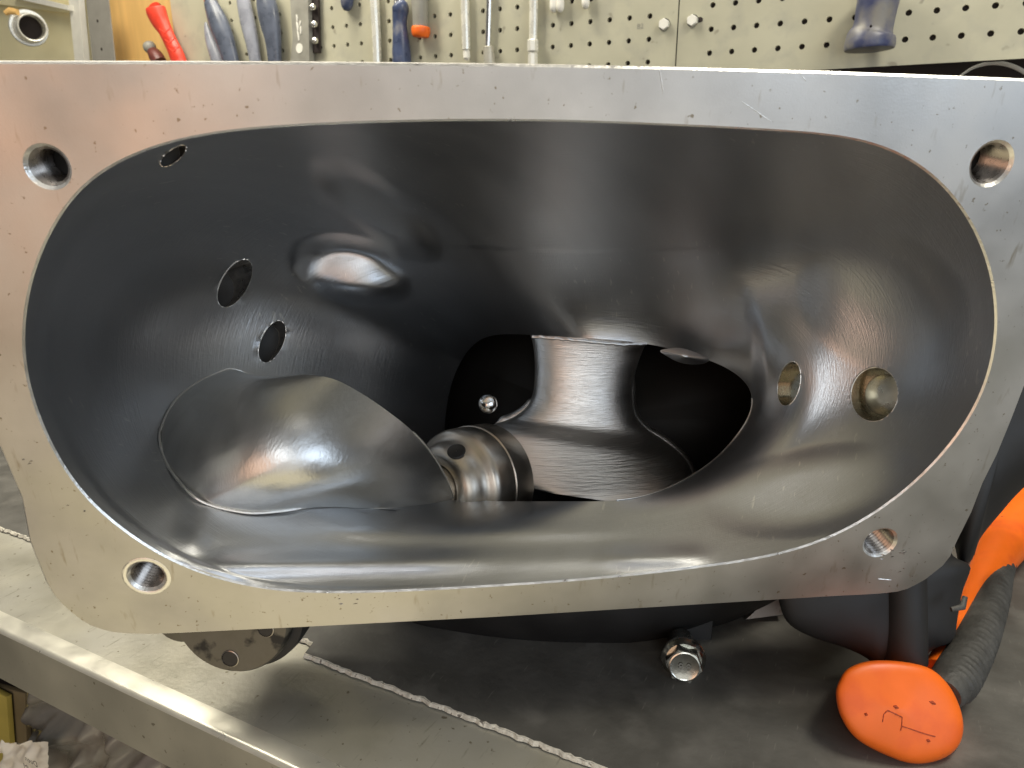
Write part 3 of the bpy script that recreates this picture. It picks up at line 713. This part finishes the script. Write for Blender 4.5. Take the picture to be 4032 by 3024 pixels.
# ------------------------------------------------------------------ orange hand tool on the mat
tz = depth(on_bench(3600, 3010, TH))
tool = thing('orange_mallet', on_bench(3600, 3000, 0), 'orange hand tool with a rounded end cap and black ribbed grip, right of the housing', 'hand tool')
cap_px = [(3291,2735),(3305,2680),(3340,2632),(3422,2603),(3540,2604),(3661,2632),(3739,2703),(3784,2800),(3792,2884),(3765,2949),(3700,2992),(3603,3007),(3506,2981),(3377,2912),(3312,2825)]
zt_ = [tz+.012 - .00003*(y-2800) for x, y in cap_px]
cap_o = blob('end_cap', cap_px, tz+.008, zt_, .010, .035, M['orange'], tool, 100, 44, 8.0)
def on_cap(x, y):
    h = surf(cap_o, x, y)[0]
    return h if h is not None else P(x, y, tz)
for pl in ([(3475,2842),(3480,2812),(3495,2797),(3520,2808),(3552,2824),(3550,2860),(3545,2880)], [(3548,2858),(3580,2868),(3620,2882),(3655,2893),(3690,2902)]):
    rs = [Vector((*pl[k], 0)).lerp(Vector((*pl[k+1], 0)), f/5) for k in range(len(pl)-1) for f in range(5)]
    tube('scratch_mark', [(on_cap(p.x, p.y), .00028+.00022*noise.noise(Vector((i*.7, p.x, 0)))) for i, p in enumerate(rs)], M['mark'], cap_o, 6)
for (x, y, r) in ((3528,2783,11), (3672,2766,13), (3655,2915,8), (3410,2812,7)):
    tube('nick_mark', [(on_cap(x-r, y-r*.3), .0002), (on_cap(x, y), .0008), (on_cap(x+r, y+r*.5), .0002)], M['mark'], cap_o, 8)
def gp(x, y, h): return on_bench(x, y, h)
hpth = [(4170,1840,98,.030),(4060,1985,98,.030),(3965,2120,88,.028),(3890,2250,64,.025),(3825,2390,48,.022),(3765,2520,48,.020),(3690,2650,56,.020)]
pp = resample([Vector((x, y, r)) for x, y, r, h in hpth], 40, False)
hs = resample([Vector((h, 0, 0)) for *_a, h in hpth], 40, False)
def at_h(x, y, h):
    q = on_bench(x, y, h); return q
tube('handle', [(at_h(p.x, p.y, h.x), p.z*depth(at_h(p.x, p.y, h.x))/F) for p, h in zip(pp, hs)], M['orange'], tool, 28, True)
gpth = [(3948,2215,42),(3925,2270,50),(3905,2340,58),(3880,2420,63),(3845,2510,70),(3805,2590,76),(3768,2655,80),(3735,2705,76),(3715,2735,62)]
pp = resample([Vector(p) for p in gpth], 120, False)
tube('grip', [(at_h(p.x, p.y, .024), p.z*depth(at_h(p.x, p.y, .024))/F) for p in pp], M['grip'], tool, 40, True,
     ridge=lambda k, q: 1+(.11 if k % 4 < 2 and k < 112 else 0)*max(0, math.cos(q))+(.05 if k % 5 < 2 else 0)*max(0, math.cos(q+math.pi/2)))

# ------------------------------------------------------------------ things hanging on the pegboard
def wall_path(pts, off=None):
    out = []
    for (x, y, r) in pts:
        z = depth(on_wall(x, y, .012)); R = r*z/F; w_ = on_wall(x, y, (R*1.05+.002) if off is None else off)
        out.append((w_, R))
    return out
def dense(pts, n): return [tuple(v) for v in catmull([Vector(p) for p in pts], n)]
def hang(name, pts, label, cat, group=None):
    w0 = wall_path(pts)[-1][0]; return thing(name, w0, label, cat, group)
G1 = 'tools hanging on the pegboard'
# red handle
t = hang('red_handled_tool', [(708,250,30)], 'tool with a bright red moulded handle, leftmost on the pegboard edge', 'hand tool', G1)
pr = dense([(612,32,41),(615,44,45),(630,80,40),(650,118,32),(672,165,30),(694,212,33),(712,260,34)], 30)
hd = tube('handle', wall_path(pr, .016), M['red'], t, 24, flat=.7, flat_dir=Vector((0, 1, 0)))
tube('end_cap', wall_path([(600,20,10),(604,30,22),(610,36,30)], .016), M['chrome'], t, 16)
for (x, y) in ((650,118),(668,158),(684,192)):
    v = [P(a, b, depth(on_wall(x, y, .030))) for a, b in ((x-22, y-4), (x, y+12), (x+20, y-8))]
    tube('raised_chevron', [(v[0], .0008), (v[1], .0012), (v[2], .0008)], M['red'], hd, 8)
t = hang('maroon_tool', [(620,240,24)], 'small dark maroon handled tool with a brownish knob beside the red handle', 'hand tool', G1)
tube('knob', wall_path(dense([(580,168,12),(584,176,22),(592,190,24),(598,200,18)], 12), .012), M['greytool'], t, 16)
tube('handle', wall_path(dense([(598,202,20),(612,218,27),(628,245,28)], 12), .012), M['maroon'], t, 16)
# pliers
t = hang('pliers', [(910,240,34)], 'pliers with dark blue dipped grips, tilted, right of the red handle', 'pliers', G1)
tube('jaw', wall_path([(812,-60,30),(822,0,26),(828,12,24)], .010), M['chrome'], t, 16, flat=.5, flat_dir=Vector((0, 1, 0)))
tube('grip', wall_path(dense([(826,6,28),(832,20,32),(858,85,43),(884,150,42),(906,225,37),(920,275,34)], 30), .017), M['bluegrey'], t, 24, flat=.7, flat_dir=Vector((0, 1, 0)))
tube('grip', wall_path(dense([(810,88,5),(814,110,12),(828,160,22),(852,225,28),(868,275,28)], 24), .010), M['bluelight'], t, 20, flat=.7, flat_dir=Vector((0, 1, 0)))
t = hang('pliers', [(1040,250,30)], 'pliers hanging straight with long grey-blue grips side by side, left of the grey holder', 'pliers', G1)
tube('grip', wall_path(dense([(952,-30,28),(964,30,32),(976,90,33),(992,160,30),(1006,240,26),(1012,280,25)], 30), .012), M['bluelight'], t, 24, flat=.7, flat_dir=Vector((0, 1, 0)))
tube('grip', wall_path(dense([(1040,-30,36),(1052,30,46),(1064,90,45),(1076,160,36),(1082,240,30),(1084,280,28)], 30), .017), M['bluegrey'], t, 24, flat=.7, flat_dir=Vector((0, 1, 0)))
# grey holder with ball ends
t = hang('tool_holder', [(1180,240,34)], 'flat grey tool holder with white markings and three chrome ball ends', 'tool holder', G1)
hp_ = [on_wall(x, y, .016) for x, y in ((1140,-30),(1212,-30),(1214,60),(1216,140),(1218,260),(1142,260),(1152,150),(1146,60))]
hb = prism('holder_body', hp_, Vector((0, .012, 0)), M['greytool'], t, .0008)
prism('dark_strip', [on_wall(x, y, .008) for x, y in ((1216,-30),(1252,-30),(1258,208),(1218,208))], Vector((0, .004, 0)), M['dark'], t, .0003)
for (x, y) in ((1231,28),(1237,95),(1240,160)):
    c = on_wall(x, y, .014); R = .0052
    lathe('ball_end', c, Vector((0, -1, 0)), [(-R+2*R*i/10, max(.0002, math.sqrt(max(0, R*R-(-R+2*R*i/10)**2)))) for i in range(11)], M['chrome'], t, 18)
for (xa, ya, xb, yb, r) in ((1168,58,1170,84,5),(1169,86,1173,120,6),(1172,122,1177,160,5),(1183,82,1181,100,5),(1184,103,1184,134,5)):
    tube('lettering', [(on_wall(xa, ya, .0162), r*.00024), (on_wall((xa+xb)/2+1, (ya+yb)/2, .0164), r*.0003), (on_wall(xb, yb, .0162), r*.00022)], M['white'], hb, 8)
el = [on_wall(1178+13*math.cos(q), 190+20*math.sin(q), .0166) for q in [2*math.pi*i/24 for i in range(24)]]
prism('white_oval', el, Vector((0, .0008, 0)), M['white'], hb)
# small blue handle tip
t = hang('blue_handle_tip', [(1365,20,20)], 'short blue screwdriver handle end at the top, above the first steel bar', 'screwdriver', G1)
tube('handle', wall_path(dense([(1366,-60,26),(1366,-10,26),(1366,14,24),(1364,24,20),(1358,31,4)], 16)), M['blue'], t, 20)
# steel bars and drivers
t = hang('steel_bar', [(1487,260,19)], 'plain bright steel bar hanging left of the blue screwdriver', 'steel bar', G1)
tube('bar', wall_path([(1474,-40,19),(1476,20,19),(1482,120,18),(1486,230,17),(1487,262,17)]), M['brightsteel'], t, 12, auto=20)
t = hang('screwdriver', [(1583,260,36)], 'screwdriver with a waisted blue-grey handle and bright ferrule, left of the orange ring', 'screwdriver', G1)
tube('ferrule', wall_path([(1568,-40,18),(1569,0,18),(1570,16,20)], .016), M['chrome'], t, 16)
tube('handle', wall_path(dense([(1571,15,24),(1574,22,31),(1577,36,33),(1575,60,30),(1574,95,28),(1577,140,31),(1580,190,35),(1582,235,37),(1583,270,36)], 40), .016), M['blue'], t, 24)
t = hang('grey_handled_driver', [(1657,140,34)], 'grey handled driver ending in a bright orange ring', 'screwdriver', G1)
tube('handle', wall_path(dense([(1650,-50,34),(1652,0,33),(1654,50,31),(1655,108,29)], 20), .014), M['greytool'], t, 20)
tube('orange_ring', wall_path(dense([(1656,104,30),(1656,110,36),(1657,120,37),(1658,132,36),(1659,142,32),(1659,147,26)], 20), .014), M['orange'], t, 24)
t = hang('steel_bar', [(1838,225,16)], 'bright steel bar with a sharp slanted tip, right of the orange ring', 'steel bar', G1)
tube('bar', wall_path([(1830,-40,17),(1832,60,17),(1836,195,16)]), M['brightsteel'], t, 12, auto=20)
tube('tip', wall_path([(1836,197,13),(1837,208,14),(1838,226,14),(1839,234,10)]), M['white'], t, 8, auto=20)
t = hang('socket_bar', [(1926,250,22)], 'thin dull steel rod with a pale socket at its end, middle of three', 'socket wrench', G1)
tube('rod', wall_path([(1928,-40,14),(1926,60,13),(1922,184,12)]), M['chrome'], t, 14)
tube('socket', wall_path([(1924,182,16),(1924,186,22),(1926,220,23),(1928,262,23)], .010), M['steel_sheet'], t, 20, auto=40)
t = hang('socket_bar', [(2098,245,20)], 'polished extension bar with two chrome sockets, rightmost of the bars', 'socket wrench', G1)
tube('bar', wall_path([(2102,-40,17),(2101,60,17),(2099,158,16)]), M['brightsteel'], t, 12, auto=20)
tube('socket', wall_path([(2098,156,19),(2098,160,23),(2098,200,23),(2098,206,20)], .012), M['brightsteel'], t, 8, auto=25)
tube('socket', wall_path([(2098,208,18),(2098,212,20),(2098,244,20),(2098,260,20)], .012), M['brightsteel'], t, 8, auto=25)
for (xs_, lab, yb) in (((2180,2206), 'pair of white hook prongs at the top edge, nearest the polished bar', 40), ((2306,), 'single white hook prong at the top edge, farther right', 26)):
    t = hang('white_hook', [(xs_[0], yb, 16)], lab, 'hook', 'white hooks on the pegboard')
    for x in xs_: tube('prong', wall_path(dense([(x, -50, 15), (x, 0, 16), (x, yb-10, 16), (x, yb, 12), (x, yb+5, 4)], 14)), M['white'], t, 14)
for (x, y, lab) in ((2617,97,'pale hex bolt just left of the pegboard seam'), (2728,82,'pale hex bolt in a slot just right of the pegboard seam')):
    c = on_wall(x, y, 0); t = thing('hex_bolt', c, lab, 'bolt', 'hex bolts holding the pegboard')
    z = depth(c); R = 21*z/F
    prism('bolt_head', [c+Vector((0, -.0012, 0))+Vector((math.cos(q)*R, 0, math.sin(q)*R)) for q in [math.pi/3*i+.5 for i in range(6)]], Vector((0, -.005, 0)), M['white'], t, .0006)
    lathe('washer', c+Vector((0, -.0002, 0)), Vector((0, -1, 0)), [(0, R*1.12), (.0010, R*1.1), (.0011, R*.6)], M['zinc'], t, 24)
    if x > 2700: prism('slot', [on_wall(a, b, .0004) for a, b in ((2735,70),(2760,66),(2768,72),(2766,84),(2758,88),(2735,92))], Vector((0, .0003, 0)), M['dark'], t)
# big worn blue handle
t = hang('screwdriver', [(3423,200,92)], 'large worn blue-grey screwdriver handle hanging at the upper right', 'screwdriver', G1)
pr = dense([(3464,-60,72),(3458,0,76),(3450,40,74),(3442,85,72),(3434,118,75),(3428,140,86),(3425,165,91),(3423,186,91),(3422,196,88)], 40)
hd = tube('handle', wall_path(pr, .026), M['wornblue'], t, 32, auto=50)
lathe('lanyard_hole', P(3429, 103, depth(on_wall(3429, 103, .026))-.0195), cdir(0, 0, -1), [(-.002, .0002), (-.001, .0010), (.0003, .0012), (.0001, .0014)], M['dark'], hd, 14, cap=False)

# dark gap below the board with a pale cable loop
t = thing('cable_loop', on_wall(3950, 300, -.04), 'pale loop of cable in the dark gap under the pegboard, upper right', 'cable')
pr = dense([(3780,300,4),(3830,268,6),(3890,250,8),(3945,250,9),(4000,266,9),(4060,300,9)], 40)
tube('cable', wall_path(pr, -.06), M['white'], t, 10)

# ------------------------------------------------------------------ left of the pegboard: wood panel, post, cream cabinet, pipe stub
t = tag(prism('wood_panel', [on_wall(x, y, -.030) for x, y in ((400,-60),(760,-60),(760,420),(440,420))], Vector((0, .012, 0)), M['wood'], None), 'orange brown wooden panel between the grey post and the pegboard', 'panel')
gp0 = on_wall(372, 120, .02)
post = thing('steel_post', (gp0.x, WALL_Y, 0), 'grey steel upright post with two small round holes, left of the wood panel', 'post')
def wpoly(pxs, off): return [on_wall(x, y, off) for x, y in pxs]
pf = [on_wall(x, y, .020) for x, y in ((336,-20),(424,-20),(455,260),(366,260))]
x0, x1 = min(p.x for p in pf), max(p.x for p in pf)
fr = prism('post_face', [pf[0], pf[1], pf[2], pf[3]], Vector((0, .002, 0)), M['post'], post, .0002)
prism('post_flank', [on_wall(336, -20, .0200), on_wall(366, 260, .0200), on_wall(366, 260, .0200)+Vector((-.014, .03, 0)), on_wall(336, -20, .0200)+Vector((-.014, .03, 0))], Vector((.0015, 0.0006, 0)), M['post'], post)
for (x, y) in ((384,82),(400,193)):
    lathe('bolt_hole', on_wall(x, y, .0204), Vector((0, -1, 0)), [(0, .0022), (.0003, .0022)], M['dark'], post, 16)
cab = thing('cream_cabinet', on_wall(150, 150, -.02), 'cream yellow cabinet side with a white rail, behind the pipe stub', 'cabinet')
prism('panel', wpoly(((-300,-80),(345,-80),(345,420),(-300,420)), -.040), Vector((0, .01, 0)), M['cream'], cab)
prism('edge_strip', wpoly(((264,-60),(303,-60),(336,300),(300,300)), -.020), Vector((0, .012, 0)), M['white'], cab, .0005)
pa, pb_, pc, pd = on_wall(60, -30, -.010), on_wall(268, 22, -.010), on_wall(268, 40, -.010), on_wall(40, -10, -.010)
prism('rail', [pa, pb_, pc, pd], Vector((0, .018, 0)), M['white'], cab, .0005)
prism('rail_lip', wpoly(((-300,-70),(40,-10),(268,40),(268,50),(-300,-20)), -.022), Vector((0, .015, 0)), M['cream'], cab, .0005)
pst = thing('pipe_stub', on_wall(80, 110, .01), 'short chrome pipe stub with a flange, in front of the cream cabinet', 'pipe')
c0 = on_wall(128, 108, .060); ax = (P(118, 109, 1)-P(60, 118, 1.15)).normalized(); R = 50*depth(c0)/F
V_ = lathe('pipe', c0, ax, [(-.06, R*1.18), (-.045, R*1.12), (-.02, R*1.04), (0, R), (0.0006, R*.96), (0, R*.90), (-.03, R*.86), (-.05, R*.84), (-.05, R*.02)], M['brightsteel'], pst, 40, cap=False)
lathe('pipe_flange', c0-ax*.055, ax, [(-.006, R*.8), (-.006, R*1.38), (-.002, R*1.38), (0, R*1.32), (0, R*1.1)], M['brightsteel'], pst, 40)
lathe('bore', c0-ax*.045, ax, [(0, R*.83), (.001, R*.83)], M['dark'], pst, 32)
tube('rust_patch', [(P(20, 52, depth(c0)), .004), (P(40, 42, depth(c0)), .006), (P(70, 48, depth(c0)), .005)], M['wood'], pst, 12)

# ------------------------------------------------------------------ under the bench edge: bag, tag, cards
ys = BY+0.01
def under(px, py, dy=0.0): return hit(px, py, Vector((0, BY+dy, 0)), Vector((0, 1, 0)))
t = tag(prism('yellow_folder', [under(x, y, .05) for x, y in ((-60,2700),(25,2745),(55,3120),(-60,3120))], Vector((0, .004, 0)), M['yellowbox'], None, .0005), 'yellow card folder edge at the lower left corner under the bench', 'folder')
t = tag(prism('brown_card', [under(x, y, .056) for x, y in ((-60,2690),(100,2730),(110,3120),(-60,3120))], Vector((0, .004, 0)), M['cardboard'], None, .0005), 'brown card standing behind the yellow folder under the bench', 'card')
bgx = []
nbx, nby = 70, 50; V = []
for j in range(nby):
    for i in range(nbx):
        u, v = i/(nbx-1), j/(nby-1)
        x = 92+u*560; y = 2690+v*420
        q = under(x, y, .035)
        n_ = noise.noise(Vector((u*7, v*5, 1)))*.014+abs(noise.noise(Vector((u*8+v*3, v*3, 7))))*.007
        q.y += n_; V.append(q)
for j in range(nby):
    for i in range(nbx): V.append(V[j*nbx+i]+Vector((0, .02, 0)))
fs = grid_faces(nby, nbx, False)+[tuple(reversed(f)) for f in grid_faces(nby, nbx, False, nbx*nby)]
bag = tag(obj('plastic_bag', V, fs, M['bag'], None, True), 'crumpled clear plastic bag of parts under the bench edge at lower left', 'bag')
bag_w = under(130, 2960, .025)
pt = thing('paper_tag', bag_w, 'crumpled white paper tag with printed lettering, on the plastic bag', 'paper tag')
V = []; na, nb2 = 40, 30
for j in range(nb2):
    for i in range(na):
        u, v = i/(na-1), j/(nb2-1)
        x = 5+u*185+(1-u)*8*math.sin(v*9); y = 2925+v*160-(u*4)
        if u < .5: y -= 26*max(0, noise.noise(Vector((u*9, 0, 3))))*(1-v)*(1-u*2)*2
        q = under(x, y, .018); q.y += .008*noise.noise(Vector((u*6, v*4, 2)))*(1-u)**.7+.0012*noise.noise(Vector((u*4, v*9, 8))); V.append(q)
ps = obj('paper_sheet', V, grid_faces(nb2, na, False), M['paper'], pt, True)
text_mesh('print', 'Deen', under(122, 2998, .004), Vector((1, 0, 0)), Vector((0, 0, 1)), .0066, M['ink'], ps, True)
text_mesh('print', 'IM', under(103, 3020, .004), Vector((1, 0, 0)), Vector((0, 0, 1)), .006, M['ink'], ps, True)
